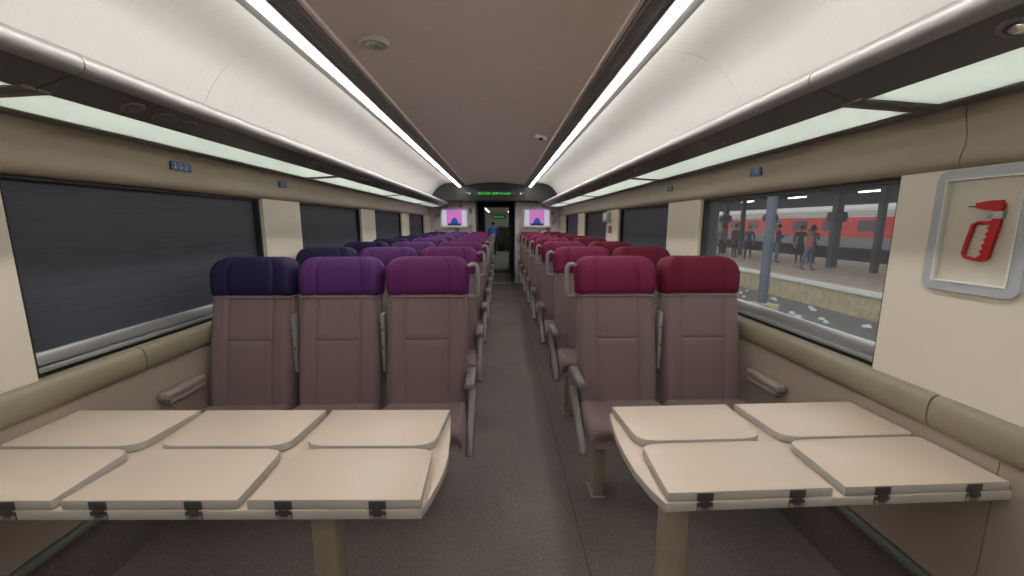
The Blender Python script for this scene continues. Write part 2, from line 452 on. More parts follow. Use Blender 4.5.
# vestibule, gangway and the coach beyond
YV, YG, YN, YE = 11.3, 12.1, 14.2, 32.0
v = MB().box(-1.5, -.47, Y1+.1, YV, -.0, 2.2).box(.50, 1.5, Y1+.1, YV, 0, 2.2).box(-.47, .5, Y1+.1, YV, 2.1, 2.2)
v.box(-1.5, -.34, YV, YG, 0, 2.2).box(.36, 1.5, YV, YG, 0, 2.2).box(-.34, .36, YV, YG, 1.86, 2.2)
v.box(-1.5, -.45, YG, YN, 0, 2.2).box(.45, 1.5, YG, YN, 0, 2.2).box(-.45, .45, YG, YN, 2.1, 2.2)
struct('wall_vestibule', v, 'vestibule_grey')
struct('floor_vestibule', MB().box(-1.5, 1.5, Y1+.02, YN, -.08, .0), 'vestibule_floor')
struct('trim_gangway', MB().box(-.40, -.34, YV-.04, YV, 0, 1.9, .01).box(.36, .42, YV-.04, YV, 0, 1.9, .01).box(-.40, .42, YV-.04, YV, 1.86, 1.93, .01), 'trim_grey')
struct('trim_gangway_sill', MB().box(-.34, .36, YV-.02, YG+.02, 0, .02, .005), 'threshold_dark')
struct('floor_next_coach', MB().box(-1.5, 1.5, YN, YE, -.08, 0), 'vinyl_floor')
nc = MB().box(-1.6, -1.5, YN, YE, 0, 2.3).box(1.5, 1.6, YN, YE, 0, 2.3).box(-1.6, 1.6, YE, YE+.1, 0, 2.3)
nc.box(-1.5, -.45, YN, YN+.08, 0, 2.3).box(.45, 1.5, YN, YN+.08, 0, 2.3).box(-.45, .45, YN, YN+.08, 1.93, 2.3)
struct('wall_next_coach', nc, 'next_wall')
struct('ceiling_next_coach', MB().box(-1.6, 1.6, YN, YE, 2.25, 2.35), 'ceiling_paint')
for s, side in SIDES:
    o = thing('ceiling_light', 'narrow lit light line on the %s of the coach ceiling seen through the doorway' % side, 'light', (s*.75, YN+.1, 2.24), group='light lines of the coach beyond')
    MB().box(-.03, .03, 0, YE-YN-.8, -.02, 0).build('diffuser', 'lamp_far', o)
    MB().box(-.05, .05, 0, YE-YN-.8, -.006, .008).build('housing', 'bar_grey', o)
o = thing('led_display', 'small green lettered display far down the coach beyond the doorway', 'display', (0, YE-.06, 1.86))
MB().box(-.55, .55, 0, .05, -.10, .14, .01).build('housing', 'header_black', o)
led = MB()
for i in range(26):
    if i in (10,): continue
    led.box(-.42+.032*i, -.42+.032*i+.024, -.004, 0, -.03+.01*random.random(), .04)
led.build('lit_characters', 'led_green', o)['kind'] = 'stuff'

# ================================================================== CEILING LIGHTS, GRILLES, RACKS
LJ = [2.9+2.07*k for k in range(0, 3)]
for s, side in SIDES:
    X = lambda v: s*v
    for i, (a, b) in enumerate(spans(LJ, Y0, 8.66)):
        seen = b > .9
        o = thing('ceiling_light', '%s section of the %s ceiling light strip, counted from the near end' % (ORD[i], side), 'light', (0, a, 0), group='light strips of the ceiling')
        L = b-a
        MB().prism([(X(p), q) for p, q in [(.746-.020*math.cos(t*PI/8), 2.166-.021*math.sin(t*PI/8)) for t in range(9)]], 'y', .003, L-.003).build('diffuser', 'lamp_white', o)
        MB().prism([(X(p), q) for p, q in ((.766, 2.162), (.768, 2.159), (.811, 2.159), (.815, 2.162), (.815, 2.168), (.785, 2.172), (.785, 2.20), (.766, 2.20))], 'y', .001, L-.001).build('outer_bar', 'bar_grey', o)
        MB().prism([(X(p), q) for p, q in ((.785, 2.1722), (.803, 2.1722), (.798, 2.180), (.787, 2.183))], 'y', .003, L-.003).build('cove_lamp', 'cove_lamp', o)
        MB().box(X(.716), X(.800), .001, L-.001, 2.20, 2.215).build('housing', 'vent_dark', o)
        MB().prism([(X(p), q) for p, q in ((.712, 2.163), (.726, 2.163), (.726, 2.2), (.712, 2.2))], 'y', .001, L-.001).build('inner_bar', 'bar_grey', o)
    g = thing('air_grille', 'dark slatted air grille running inside the %s light strip' % side, 'grille', (0, Y0, 2.18))
    L = 8.66-Y0
    MB().box(X(.602), X(.712), 0, L, .03, .04).build('backing', 'vent_dark', g)
    for k in range(5):
        x = .626+.018*k
        MB().prism([(X(x), -.006), (X(x+.010), -.010), (X(x+.010), -.006), (X(x+.003), .026), (X(x), .026)], 'y', 0, L).build('slat', 'bar_grey', g)
    MB().box(X(.602), X(.620), 0, L, .0, .03).build('edge_strip', 'ceiling_paint', g)

glass_mesh = {}
for s, side in SIDES:
    X = lambda v: s*v
    for i, (a, b) in enumerate(spans([q+(.0 if s > 0 else -.05) for q in RJ])):
        L = b-a
        o = thing('luggage_rack', '%s frosted glass luggage rack section on the %s, counted from the near end' % (ORD[i], side), 'luggage rack', (0, a, 0), group='overhead luggage racks')
        # rounded front lip
        lp = [(p+.082, q+.033) for p, q in ((.990, 1.822), (.972, 1.826), (.958, 1.818), (.950, 1.802), (.950, 1.786), (.957, 1.773), (.972, 1.767), (.990, 1.768))]
        MB().prism([(X(p), q) for p, q in lp], 'y', .002, L-.002).build('front_lip', 'rack_silver', o, angle=60)
        MB().prism([(X(p), q) for p, q in ((1.067, 1.801), (1.185, 1.760), (1.185, 1.780), (1.067, 1.848))], 'y', .002, L-.002).build('underside_panel', 'rack_dark', o)
        MB().prism([(X(p), q) for p, q in ((1.180, 1.763), (1.412, 1.749), (1.412, 1.758), (1.180, 1.772))], 'y', .03, L-.03).build('glass_panel', 'frosted_glass', o)
        MB().prism([(X(p), q) for p, q in ((1.408, 1.744), (1.452, 1.738), (1.455, 1.768), (1.408, 1.765))], 'y', .002, L-.002).build('rear_bar', 'rack_bar', o)
        for y in (.002, L-.036):
            MB().prism([(X(p), q) for p, q in ((1.17, 1.758), (1.41, 1.743), (1.41, 1.768), (1.17, 1.786))], 'y', y, y+.034).build('cross_bar', 'rack_bar', o)
        # reading lamps and call buttons on the underside
        ys = {-1: (.24, .36, .47, 1.52, 1.64), 1: (.66, .76, 1.66, 1.75)}[s] if i else ((3.2,) if s < 0 else (3.42, 3.30))
        ys = [y for y in ys if y < L-.1]
        for y in ys:
            ctr = (X(1.125), y, 1.7800); axd = (s*.329, 0, .944)
            lm = MB().lathe([(.034, .003), (.034, -.003), (.029, -.006), (.024, -.004), (.022, .001)], ctr, axd, n=20).build('reading_lamp', 'arm_grey', o)
            MB().lathe([(.018, 0), (.016, -.006), (.008, -.009)], ctr, axd, n=16).build('lens', 'metal_bright' if i == 0 and s > 0 else 'rack_bar', lm)

def text_mesh(body, size, m, ext=.0006):
    cu = bpy.data.curves.new('lettering', 'FONT'); cu.body = body; cu.size = size; cu.extrude = ext; cu.align_x = 'CENTER'; cu.align_y = 'CENTER'
    ob = bpy.data.objects.new('tmp', cu); C.objects.link(ob)
    me = bpy.data.meshes.new_from_object(ob.evaluated_get(bpy.context.evaluated_depsgraph_get()))
    bpy.data.objects.remove(ob); me.materials.clear(); me.materials.append(MATS[m]); return me

def plate(s, y, z, wdt, text, label):
    o = thing('seat_number_plate', label, 'sign', (s*1.464, y, z), group='blue seat number plates')
    o.rotation_euler = (PI/2, 0, -s*PI/2)
    MB().slab(rrect(wdt, .042, .004, 3), -.004, .004).build('plate', 'plate_blue', o)
    t = place('digits', text_mesh(text, .040, 'plate_ink'), o, (0, 0, .0048))
plate(-1, 2.06, 1.672, .125, '2-2-2/', 'blue seat number plate on the tan rail above the nearest left window')
plate(-1, 2.98, 1.672, .10, '1-2', 'blue seat number plate on the left rail above the cream panel after the first window')
plate(1, 2.14, 1.668, .085, '75', 'blue seat number plate on the tan rail above the window showing the platform')
plate(1, 3.22, 1.672, .085, '75', 'blue seat number plate on the right rail above the panel past the platform window')

# ceiling detector and camera
o = thing('smoke_detector', 'round beige smoke detector on the ceiling near the left light strip', 'smoke detector', (-.47, 1.98, 2.212))
MB().lathe([(.066, .012), (.066, -.006), (.060, -.012), (.036, -.014)], (0, 0, 0), n=32).build('base', 'off_white', o)
MB().lathe([(.036, -.013), (.034, -.020), (.024, -.024), (.010, -.025)], (0, 0, 0), n=24).build('sensor', 'arm_light', o)
o = thing('dome_camera', 'small white dome camera on the ceiling by the right light strip', 'camera', (.49, 3.92, 2.207))
MB().box(-.055, .055, -.05, .05, -.016, .012, .006).build('base', 'white_plastic', o)
MB().lathe([(.024, -.012), (.023, -.024), (.014, -.034), (.004, -.037)], (0, 0, 0), n=20).build('dome', 'black_plastic', o)

# ================================================================== SEATS
ROWP, ROW0, NR = .90, 1.995, 8
SW = .446
NF = 34
def back_ring(z, w_, yf, th, groove=0, cen=0):
    """section of the backrest: soft front with two side bolsters and two seams; flat rear"""
    pts = []
    h = w_/2
    for i in range(NF+1):
        x = -h+w_*i/NF; u = abs(x)/h
        y = yf-.016*max(0, (u-.52)/.48)**1.2*(1 if u < .86 else 1)+.060*max(0, (u-.80)/.20)**2.2
        if groove and abs(u-.52) < .03: y += .007
        if cen and u < .52: y += cen
        pts.append((x, y, z))
    for i in range(NF, -1, -2):
        x = -h+w_*i/NF; u = abs(x)/h
        pts.append((x*.985, yf+th-.02*max(0, (u-.75)/.25)**2, z))
    return pts
def lerp(a, b, t): return a+(b-a)*t
def yfront(z):                       # front line of the backrest: a lumbar curve
    t = (z-.43)/.60
    return -.004+.125*t+.012*math.sin(t*PI)*-1
rb = []
for z in (.40, .43, .47, .52, .58, .64, .70, .74, .772, .7815, .7855, .789, .80, .82, .86, .92, .97, 1.01, 1.03):
    wz = SW*(.975 if z < 1.0 else .97)
    cen = .008 if .7820 < z < .7880 else (.002 if .7810 < z < .7900 else 0)
    rb.append(back_ring(z, wz, yfront(z), .10 if z < .9 else .09, 1, cen))
backrest_me = MB().loft(rb).mesh('backrest', 'seat_fabric', 55)
def head_ring(z, w_, yf, th):
    return back_ring(z, w_, yf, th, 1)
hr = []
for z, ws, dy, th in ((1.012, .95, .012, .078), (1.016, .985, .0, .092), (1.024, 1.0, -.010, .105), (1.05, 1.008, -.017, .115), (1.09, 1.018, -.021, .12), (1.13, 1.022, -.021, .12), (1.160, .995, -.017, .116), (1.184, .945, -.009, .106), (1.202, .87, .002, .092), (1.213, .76, .016, .070), (1.217, .60, .030, .046)):
    hr.append(head_ring(z, SW*ws, .121+.16*(z-1.01)+dy, th))
head_me = {k: MB().loft(hr).mesh('headrest', k, 55) for k in ('head_navy', 'head_violet', 'head_magenta', 'head_crimson', 'head_red', 'seat_black')}
# thin piping line under the headrest
pipe_me = MB().loft([back_ring(1.004, SW*.99, yfront(1.004)-.004, .10), back_ring(1.008, SW*.995, yfront(1.008)-.007, .105), back_ring(1.012, SW*.99, yfront(1.012)-.004, .10)]).mesh('piping', 'seat_fabric', 60)
def cushion():
    rings = []
    prof = [(-.300, .372, .405, .94), (-.312, .362, .425, .975), (-.306, .360, .446, .99), (-.285, .360, .460, 1.0), (-.24, .36, .467, 1.0), (-.15, .36, .466, 1.0), (-.05, .36, .460, .99), (.0, .36, .454, .98), (.05, .36, .45, .97)]
    for y, z0, z1, ws in prof:
        h = SW*ws/2; r = []
        for i in range(25):
            x = -h+2*h*i/24; u = abs(x)/h
            z = z1+.006*max(0, (u-.5)/.5)-.05*max(0, (u-.86)/.14)**2
            r.append((x, y, z))
        for i in range(24, -1, -4):
            x = -h+2*h*i/24; r.append((x*.97, y, z0))
        rings.append(r)
    return MB().loft(rings).mesh('seat_cushion', 'seat_fabric', 55)
cushion_me = cushion()
def shell():
    rings = []
    for z, ws, y0 in ((.36, .88, .095), (.40, .93, .098), (.60, .945, .135), (.9, .945, .187), (1.08, .945, .228), (1.15, .92, .238), (1.175, .88, .236)):
        h = SW*ws/2; r = []
        for x, dy in ((-h, -.012), (-h*.97, 0), (-h*.9, .014), (h*.9, .014), (h*.97, 0), (h, -.012), (h, -.06), (-h, -.06)):
            r.append((x, y0+dy-.015, z))
        rings.append(r)
    return MB().loft(rings).mesh('back_shell', 'shell_grey', 50)
shell_me = shell()
def rsec(w_, h_, r): return rrect(w_, h_, r, 3)
# armrest folded upright between two backs (sits at +x side)
fold_me = MB().box(.0, .022, -.012, .045, .60, .925, .009).box(.004, .022, .03, .075, .44, .66, .006).mesh('folded_armrest', 'arm_light', 40)
fold_dots_me = MB().cyl((.013, -.0135, .84), (.013, -.010, .84), .005, n=10).cyl((.013, -.0135, .74), (.013, -.010, .74), .005, n=10).mesh('screw', 'black_plastic')
# aisle side frame: horizontal armrest, then a boomerang bar running down and forward below the cushion
def aisle_arm():
    m = MB()
    m.box(.0, .048, -.18, .06, .600, .634, .012)
    return m.mesh('armrest_pad', 'arm_grey', 40)
arm_pad_me = aisle_arm()
frame_path = [(.02, .055, .612), (.02, .065, .57), (.02, .055, .53), (.02, .02, .49), (.02, -.06, .44), (.02, -.15, .39), (.02, -.24, .335), (.02, -.262, .305)]
arm_frame_me = MB().sweep(frame_path, rsec(.038, .046, .013), (1, 0, 0)).box(.006, .034, .03, .085, .35, .58, .008).mesh('side_frame', 'arm_grey', 45)
hp = [(.012, .17, 1.165), (.032, .158, 1.178), (.050, .157, 1.176), (.060, .157, 1.160), (.062, .157, 1.12), (.062, .157, 1.05), (.060, .158, 1.012), (.048, .16, .998), (.012, .17, .998)]
def tube_sec(r, n=10): return [(r*math.cos(2*PI*i/n), r*math.sin(2*PI*i/n)) for i in range(n)]
grab_me = MB().sweep(hp, [(1.3*a, b) for a, b in tube_sec(.0125)], (0, 1, 0)).mesh('grab_handle', 'arm_light', 60)
wall_arm_me = MB().box(0, .048, -.262, -.012, .600, .638, .014).box(.006, .044, -.235, -.02, .572, .602, .008).mesh('wall_armrest', 'shell_grey', 45)
ped_me = MB().box(-.03, .03, -.055, .055, 0, .33, .006).box(-.036, .036, -.065, .065, 0, .010, .003).mesh('leg', 'beige_steel')
POS = {-1: [(-1.226, 'head_navy', 'window', 'navy'), (-.764, 'head_violet', 'middle', 'violet'), (-.296, 'head_magenta', 'aisle', 'magenta')],
       1: [(.738, 'head_crimson', 'aisle', 'crimson'), (1.207, 'head_red', 'window', 'dark red')]}
hw = SW/2
for r in range(NR):
    y = ROW0+ROWP*r
    for s, side in SIDES:
        row = 'front row' if r == 0 else '%s row' % ORD[r] if r < NR-1 else 'last row'
        f = thing('bench_stand', 'beige steel legs and beam under the %s seats of the %s' % (side, row), 'bench stand', (0, y, 0), group='steel frames under the seats')
        xs = [p[0] for p in POS[s]]
        MB().box(min(xs)-.20, max(xs)+.20, -.19, -.13, .315, .352, .006).box(min(xs)-.20, max(xs)+.20, .0, .05, .315, .352, .006).build('beam', 'beige_steel', f)
        for x in ((-.36, -1.22) if s < 0 else (.60, 1.22)):
            place('leg', ped_me, f, (x, -.11, 0))
        for (x, hm, pos, col) in POS[s]:
            blk = {(-1, 'window'): 'left window', (-1, 'middle'): 'left middle', (-1, 'aisle'): 'left aisle', (1, 'aisle'): 'right aisle', (1, 'window'): 'right window'}[(s, pos)]
            o = thing('passenger_seat', 'taupe fabric %s seat with %s headrest, %s' % (blk, col, row), 'seat', (x, y, 0), group='passenger seats of the saloon')
            place('backrest', backrest_me, o)
            h = place('headrest', head_me[hm], o); h['label'] = '%s headrest cover' % col
            place('piping', pipe_me, h)
            place('seat_cushion', cushion_me, o)
            place('back_shell', shell_me, o)
            if pos == 'aisle':
                sg = 1 if s < 0 else -1
                a = place('side_frame', arm_frame_me, o, (sg*(hw+.002), 0, 0), sx=sg)
                place('armrest_pad', arm_pad_me, o, (sg*(hw-.004), 0, 0), sx=sg)
                place('grab_handle', grab_me, o, (sg*(hw-.012), .0, 0), sx=sg)
            if (s < 0 and pos != 'window') or (s > 0 and pos == 'window'):
                fa = place('folded_armrest', fold_me, o, (-hw-.0225, .085, 0))
                place('screw', fold_dots_me, fa)
            if pos == 'window':
                place('wall_armrest', wall_arm_me, o, (s*(1.408-abs(x)), 0, 0), sx=s)

# ================================================================== TABLES
def fold_table(s, loc_x, base_pts, leaves, leg_x, hinge_fr, label):
    t = thing('folding_table', label, 'table', (0, 0, 0))
    # the tables stand a touch askew: the wall end a little further off
    ang = math.radians(1.5 if s < 0 else 1.1)*s; px = s*(.3 if s < 0 else .5)
    t.rotation_euler.z = ang; py = 1.12
    t.location = (px-math.cos(ang)*px+math.sin(ang)*py, py-math.sin(ang)*px-math.cos(ang)*py, 0)
    MB().slab(base_pts, .668, .694, .003, mi=1, top_mi=0).build('table_top', ['table_cream', 'table_edge'], t, angle=30)
    for (x0, x1) in leaves:
        for rowi in (0, 1):
            yh, ym = (.897, 1.126) if rowi == 0 else (1.378, 1.140)   # hinge edge, free edge
            tp, R = .020, (.022 if rowi == 0 else .036)
            pts = []
            # hinge corners square, free edge tapered with round corners
            d = 1 if ym > yh else -1
            pts.append((x0+.004, yh)); 
            wl = s < 0 and x0 < -1.3; wr = s > 0 and x1 > 1.3   # the side that meets the wall stays straight
            p_l = [(x0+.004+tp*.55, ym-d*R*1.6), (x0+.004+tp*.8, ym-d*R*.8), (x0+.010+tp+R*.25, ym-d*R*.28), (x0+.018+tp+R*.7, ym-d*.003), (x0+.03+tp+R, ym)]
            pts += [(x0+.004, ym-d*.01), (x0+.014, ym)] if wl else p_l
            pts += [(x1-.014, ym), (x1-.004, ym-d*.01)] if wr else [(x0+x1-a, b) for a, b in reversed(p_l)]
            pts.append((x1-.004, yh))
            lf = MB().slab(pts, .6965, .722, .0025, mi=1, top_mi=0).build('leaf', ['table_cream', 'table_edge'], t, angle=30)
            hy = yh-.001 if rowi == 0 else yh+.001
            for fr_ in hinge_fr:
                hx = lerp(x0, x1, fr_); e = -1 if rowi == 0 else 1
                hg = MB().box(hx-.021, hx+.021, hy, hy+e*.003, .6975, .7205, .001).box(hx-.012, hx+.012, hy, hy+e*.006, .690, .699, .001).box(hx-.021, hx+.021, hy, hy+e*.003, .672, .6925, .001).build('hinge', 'hinge_dark', lf)
                MB().cyl((hx-.015, hy, .678), (hx-.015, hy+e*.005, .678), .0055, n=10).cyl((hx+.015, hy, .678), (hx+.015, hy+e*.005, .678), .0055, n=10).box(hx-.013, hx+.013, hy, hy+e*.0038, .6745, .6775).build('screws', 'hinge_steel', hg)
    for x in leg_x:
        lg = MB().box(x-.039, x+.039, 1.09, 1.15, .008, .668, .006).build('leg', 'beige_steel', t)
        MB().box(x-.075, x+.075, 1.04, 1.20, 0, .010, .003).build('foot_plate', 'beige_steel', lg)
    MB().box(s*1.445, s*1.462, 1.05, 1.32, .630, .668, .003).build('wall_bracket', 'beige_steel', t)
    return t
bl = [(-1.459, .895), (-.094, .895), (-.080, .945), (-.068, 1.01), (-.062, 1.07), (-.062, 1.13), (-.072, 1.23), (-.092, 1.38), (-1.459, 1.38)]
br = [(.515, .895), (1.461, .895), (1.461, 1.38), (.513, 1.38), (.498, 1.30), (.486, 1.20), (.482, 1.12), (.484, 1.03), (.498, .945)]
fold_table(-1, 0, bl, [(-1.456, -1.005), (-.990, -.545), (-.530, -.090)], [-.445], (.215, .745), 'cream six-leaf folding table in front of the three left seats')
fold_table(1, 0, br, [(.517, .962), (.988, 1.452)], [.652], (.225, .775), 'cream four-leaf folding table in front of the two right seats')

# ================================================================== HAMMER BOX
hb = thing('emergency_hammer_box', 'grey framed recessed box on the right cream panel holding a red hammer', 'box', (1.478, 1.107, 1.376))
fo = rrect(.245, .360, .03, 6); fi = rrect(.190, .305, .004, 6)
m = MB(); nfo = len(fo); vv = []
for pts, x in ((fo, -.001), (fo, -.016), (fi, -.016), (fi, -.001)): vv += [(x, p[0], p[1]) for p in pts]
m.add(vv, [(j*nfo+i, j*nfo+(i+1) % nfo, (j+1)*nfo+(i+1) % nfo, (j+1)*nfo+i) for j in range(3) for i in range(nfo)]+[(3*nfo+i, 3*nfo+(i+1) % nfo, (i+1) % nfo, i) for i in range(nfo)])
m.build('frame', 'box_grey', hb, angle=40)
MB().box(-.0015, -.0005, -.0955, .0955, -.153, .153).build('back_plate', 'wall_cream', hb)
lip = MB()
for a in ((-.095, -.091, -.1525, .1525), (.091, .095, -.1525, .1525), (-.091, .091, -.1525, -.1485), (-.091, .091, .1485, .1525)): lip.box(-.019, -.002, a[0], a[1], a[2], a[3])
lip.build('inner_lip', 'white_plastic', hb)
MB().box(-.0125, -.0115, -.0905, .0905, -.148, .148).build('cover', 'clear_glass', hb)

hm = thing('emergency_hammer', 'red emergency hammer with finger guard and steel tip inside the wall box', 'hammer', (1.466, 1.14, 1.37))
hm.location = (1.4735, 1.107, 1.37)
# in the wall plane: +y is towards the far end (left in the picture)
MB().prism([(-.052, .078), (-.050, .068), (-.012, .066), (.012, .072), (.012, .086), (-.02, .092), (-.045, .092)], 'x', -.0095, .001).build('head', 'hammer_red', hm)
MB().cyl((-.0045, .012, .079), (-.0045, .031, .080), .0050, n=14).build('steel_tip', 'metal_bright', hm)
hz = [(-.048, .068), (-.046, -.060)]
zig = [(-.048, .07), (-.050, .03), (-.044, -.02), (-.038, -.068), (-.030, -.076), (-.010, -.074)]
edge = []
for k in range(7):
    z = -.066+k*.0165; y = -.013-.0022*k
    edge += [(y, z), (y-.0085, z+.008)]
edge += [(-.030, .055), (-.026, .068)]
MB().prism(zig+edge, 'x', -.0095, .001).build('handle', 'hammer_red', hm)
gp = [(-.0045, -.030, .030), (-.0045, .000, .032), (-.0045, .012, .026), (-.0045, .020, -.02), (-.0045, .025, -.058), (-.0045, .020, -.068), (-.0045, -.004, -.073), (-.0045, -.022, -.074)]
MB().sweep(gp, rsec(.0095, .009, .0025), (1, 0, 0)).build('finger_guard', 'hammer_red', hm)
MB().box(-.0115, .001, -.055, -.020, .042, .062, .002).build('clip', 'box_grey', hm)
MB().cyl((-.0135, -.028, .052), (-.011, -.028, .052), .006, n=12).build('clip_screw', 'metal_bright', hm)

# small box and notice on the far right pier
o = thing('wall_unit', 'small white box on the right pier between second and third windows', 'box', (1.478, 5.06, 1.475))
MB().box(-.05, 0, -.105, .105, -.06, .06, .008).build('body', 'off_white', o)
MB().box(-.054, -.05, -.08, .08, -.04, .035, .002).build('cover', 'white_plastic', o)
o = tag(MB().box(1.474, 1.4785, 4.90, 5.04, 1.275, 1.365, .001).build('red_notice', 'sign_red'), 'small dull red notice on the pier below the white box', 'sign')

# ================================================================== END PARTITION FITTINGS
def monitor(x, label):
    o = thing('monitor', label, 'monitor', (x, Y1-.02, 1.515))
    m = MB(); a = rrect(.64, .45, .02, 4); b = rrect(.56, .36, .006, 4); k = len(a); vv = []
    for pts, y in ((a, .02), (a, -.035), (b, -.035), (b, -.02)): vv += [(p[0], y, p[1]) for p in pts]
    m.add(vv, [(j*k+i, j*k+(i+1) % k, (j+1)*k+(i+1) % k, (j+1)*k+i) for j in range(3) for i in range(k)])
    m.build('bezel', 'white_plastic', o)
    sc = MB().box(-.282, .282, -.022, -.018, -.182, .182).build('screen', 'screen_white', o)
    MB().box(-.175, .17, -.0235, -.0222, -.150, .182).build('picture_pink', 'screen_pink', sc)
    hx = .0
    MB().lathe([(.040, 0), (.040, .001)], (hx, -.0247, .045), (0, 1, 0), 24).build('picture_face', 'screen_skin', sc)
    MB().prism([(hx-.10, -.15), (hx-.07, -.06), (hx-.045, -.02), (hx-.02, .0), (hx+.03, .0), (hx+.055, -.03), (hx+.075, -.07), (hx+.10, -.15)], 'y', -.0252, -.0242).build('picture_jacket', 'screen_blue', sc)
    MB().box(-.15, .15, -.0262, -.0254, -.17, -.125).build('picture_bar', 'screen_dark', sc)
    return o
monitor(-.935, 'wall monitor with pink picture on the end partition left of the doorway')
monitor(.945, 'wall monitor with pink picture on the end partition right of the doorway')
st = MB().lathe([(.045, 0), (.045, .003)], (0, 0, 0), (0, 1, 0), 8).build('orange_sticker', 'sticker_orange', loc=(-.585, Y1-.0045, 1.33))
tag(st, 'orange sticker on the patterned partition beside the left door jamb', 'sticker')
o = thing('led_display', 'green lit scrolling letter display on the black header above the doorway', 'display', (0, 8.66, 2.025))
MB().box(-.44, .44, -.012, .004, -.05, .05, .004).build('housing', 'black_plastic', o)
led = MB(); x = -.36
for wd in (6, 9):
    for c_ in range(wd):
        for cx in range(3):
            rows = [k for k in range(5) if random.random() < .62]
            for k in rows:
                led.box(x+cx*.0125, x+cx*.0125+.0105, -.0145, -.012, -.027+k*.0105, -.027+k*.0105+.0088)
        x += .0445
    x += .022
led = led.build('lit_characters', 'led_green', o); led['kind'] = 'stuff'
for x in (-.545, .545, -.60, .60):
    big = abs(x) < .57
    o = MB().lathe([(.022 if big else .012, 0), (.022 if big else .012, -.006), (.012, -.010)], (0, 0, 0), (0, 1, 0), 16).build('header_sensor', 'white_plastic' if big else 'box_grey', loc=(x, 8.659, 2.02 if big else 2.035))
    tag(o, '%s round button on the black header %s of the green display' % ('white' if big else 'tiny grey', 'left' if x < 0 else 'right'), 'button')

# ================================================================== PEOPLE (continuous skinned bodies)
def person(name, label, loc, rz, hgt, top, legs, lean=0, arms='down', stride=.0, group=None, head_down=0, hair=True):
    root = thing(name, label, 'person', loc, rz, group)
    k = hgt/1.72
    V = []; R = []; E = []
    def add(p, r, parent=None):
        V.append(Vector(p)*k); R.append(r*k); i = len(V)-1
        if parent is not None: E.append((parent, i))
        return i
    def ln(x, y, z):                 # lean the upper body forward (towards -y) about the hips
        d = z-.95; return (x, y-math.sin(lean)*d, .95+math.cos(lean)*d)
    pel = add((0, 0, .95), .135)
    wa = add(ln(0, 0, 1.10), .125, pel); ch = add(ln(0, 0, 1.28), .145, wa); sh = add(ln(0, 0, 1.41), .10, ch)
    nk = add(ln(0, 0, 1.49), .055, sh)
    h0 = Vector(ln(0, -.01-head_down*.05, 1.56)); hd = add(h0, .082, nk); ht = add(h0+Vector((0, -.01-head_down*.08, .085)), .088, hd)
    h1 = V[ht]/k; 
    for s_ in (-1, 1):
        hip = add((s_*.095, 0, .88), .095, pel)
        kn = add((s_*.10, -stride*s_*.5, .49), .062, hip); an = add((s_*.10, -stride*s_+.03, .09), .043, kn)
        he = add((s_*.10, -stride*s_+.035, .035), .038, an); to = add((s_*.12, -stride*s_-.14, .025), .030, he)
        so = add(ln(s_*.185, 0, 1.40), .065, sh)
        if arms == 'down': el = (s_*.23, .03, 1.13); wr = (s_*.24, -.05, .90); pm = (s_*.24, -.07, .83); fd = Vector((0, -.02, -.09))
        elif arms == 'phone': el = (s_*.22, .02, 1.14); wr = (s_*.10, -.22, 1.24); pm = (s_*.06, -.28, 1.27); fd = Vector((-s_*.03, -.05, .04))
        else: el = (s_*.25, -.12, 1.18); wr = (s_*.22, -.34, 1.08); pm = (s_*.21, -.42, 1.07); fd = Vector((0, -.08, -.02))
        e_ = add(ln(*el), .046, so); w_ = add(ln(*wr), .032, e_); p_ = add(ln(*pm), .036, w_)
        for j, (dx, L_) in enumerate(((-.030, .85), (-.010, 1.0), (.010, .95), (.028, .75))):
            b_ = Vector(ln(*pm))+Vector((dx, 0, 0))+fd*.45
            q = add(b_, .0095, p_); add(b_+fd*L_*.75+Vector((0, -.008, 0)), .0085, q)
        tb = Vector(ln(*pm))+Vector((-s_*.045, -.015, .015)); add(tb+fd*.3, .010, p_)
    me = bpy.data.meshes.new('body'); me.from_pydata([v[:] for v in V], E, [])
    ob = bpy.data.objects.new('tmp_body', me); C.objects.link(ob)
    sk = ob.modifiers.new('skin', 'SKIN'); sk.use_smooth_shade = True; sk.branch_smoothing = .4
    for i, sv in enumerate(me.skin_vertices[0].data): sv.radius = (R[i], R[i]); sv.use_root = (i == 0)
    sb = ob.modifiers.new('sub', 'SUBSURF'); sb.levels = 1
    bm_ = bpy.data.meshes.new_from_object(ob.evaluated_get(bpy.context.evaluated_depsgraph_get()))
    bpy.data.objects.remove(ob)
    bm_.materials.clear()
    for m_ in ('skin', top, legs, 'black_plastic'): bm_.materials.append(MATS[m_])
    cs = Vector(ln(0, 0, 1.47)); 
    hands = [V[i]/k for i in range(len(V)) if abs(R[i]/k-.036) < 1e-6]
    for p in bm_.polygons:
        c = Vector(p.center)/k
        if (c-h1).length < .22 and (Vector(c)-Vector(ln(0, 0, 1.28))).length > .19: mi = 0
        elif min((c-h_).length for h_ in hands) < .12: mi = 0
        elif c.z < .06: mi = 3
        elif c.z < .93: mi = 2
        else: mi = 1
        p.material_index = mi
        p.use_smooth = True
    b = bpy.data.objects.new('body', bm_); C.objects.link(b); b.parent = root
    # hair cap, ears, nose as small children of the head
    hc_ = (h1+Vector((0, .018, .02)))*k
    rings = []
    for j in range(7):
        t = -.35+1.92*j/6
        rr = .098*k*math.cos(t)+.004; zz = .108*k*math.sin(t)
        rings.append([(hc_.x+rr*math.cos(2*PI*i/14), hc_.y+rr*1.05*math.sin(2*PI*i/14), hc_.z+zz) for i in range(14)])
    MB().loft(rings).build('hair', 'hair_black', root, angle=80)
    return root

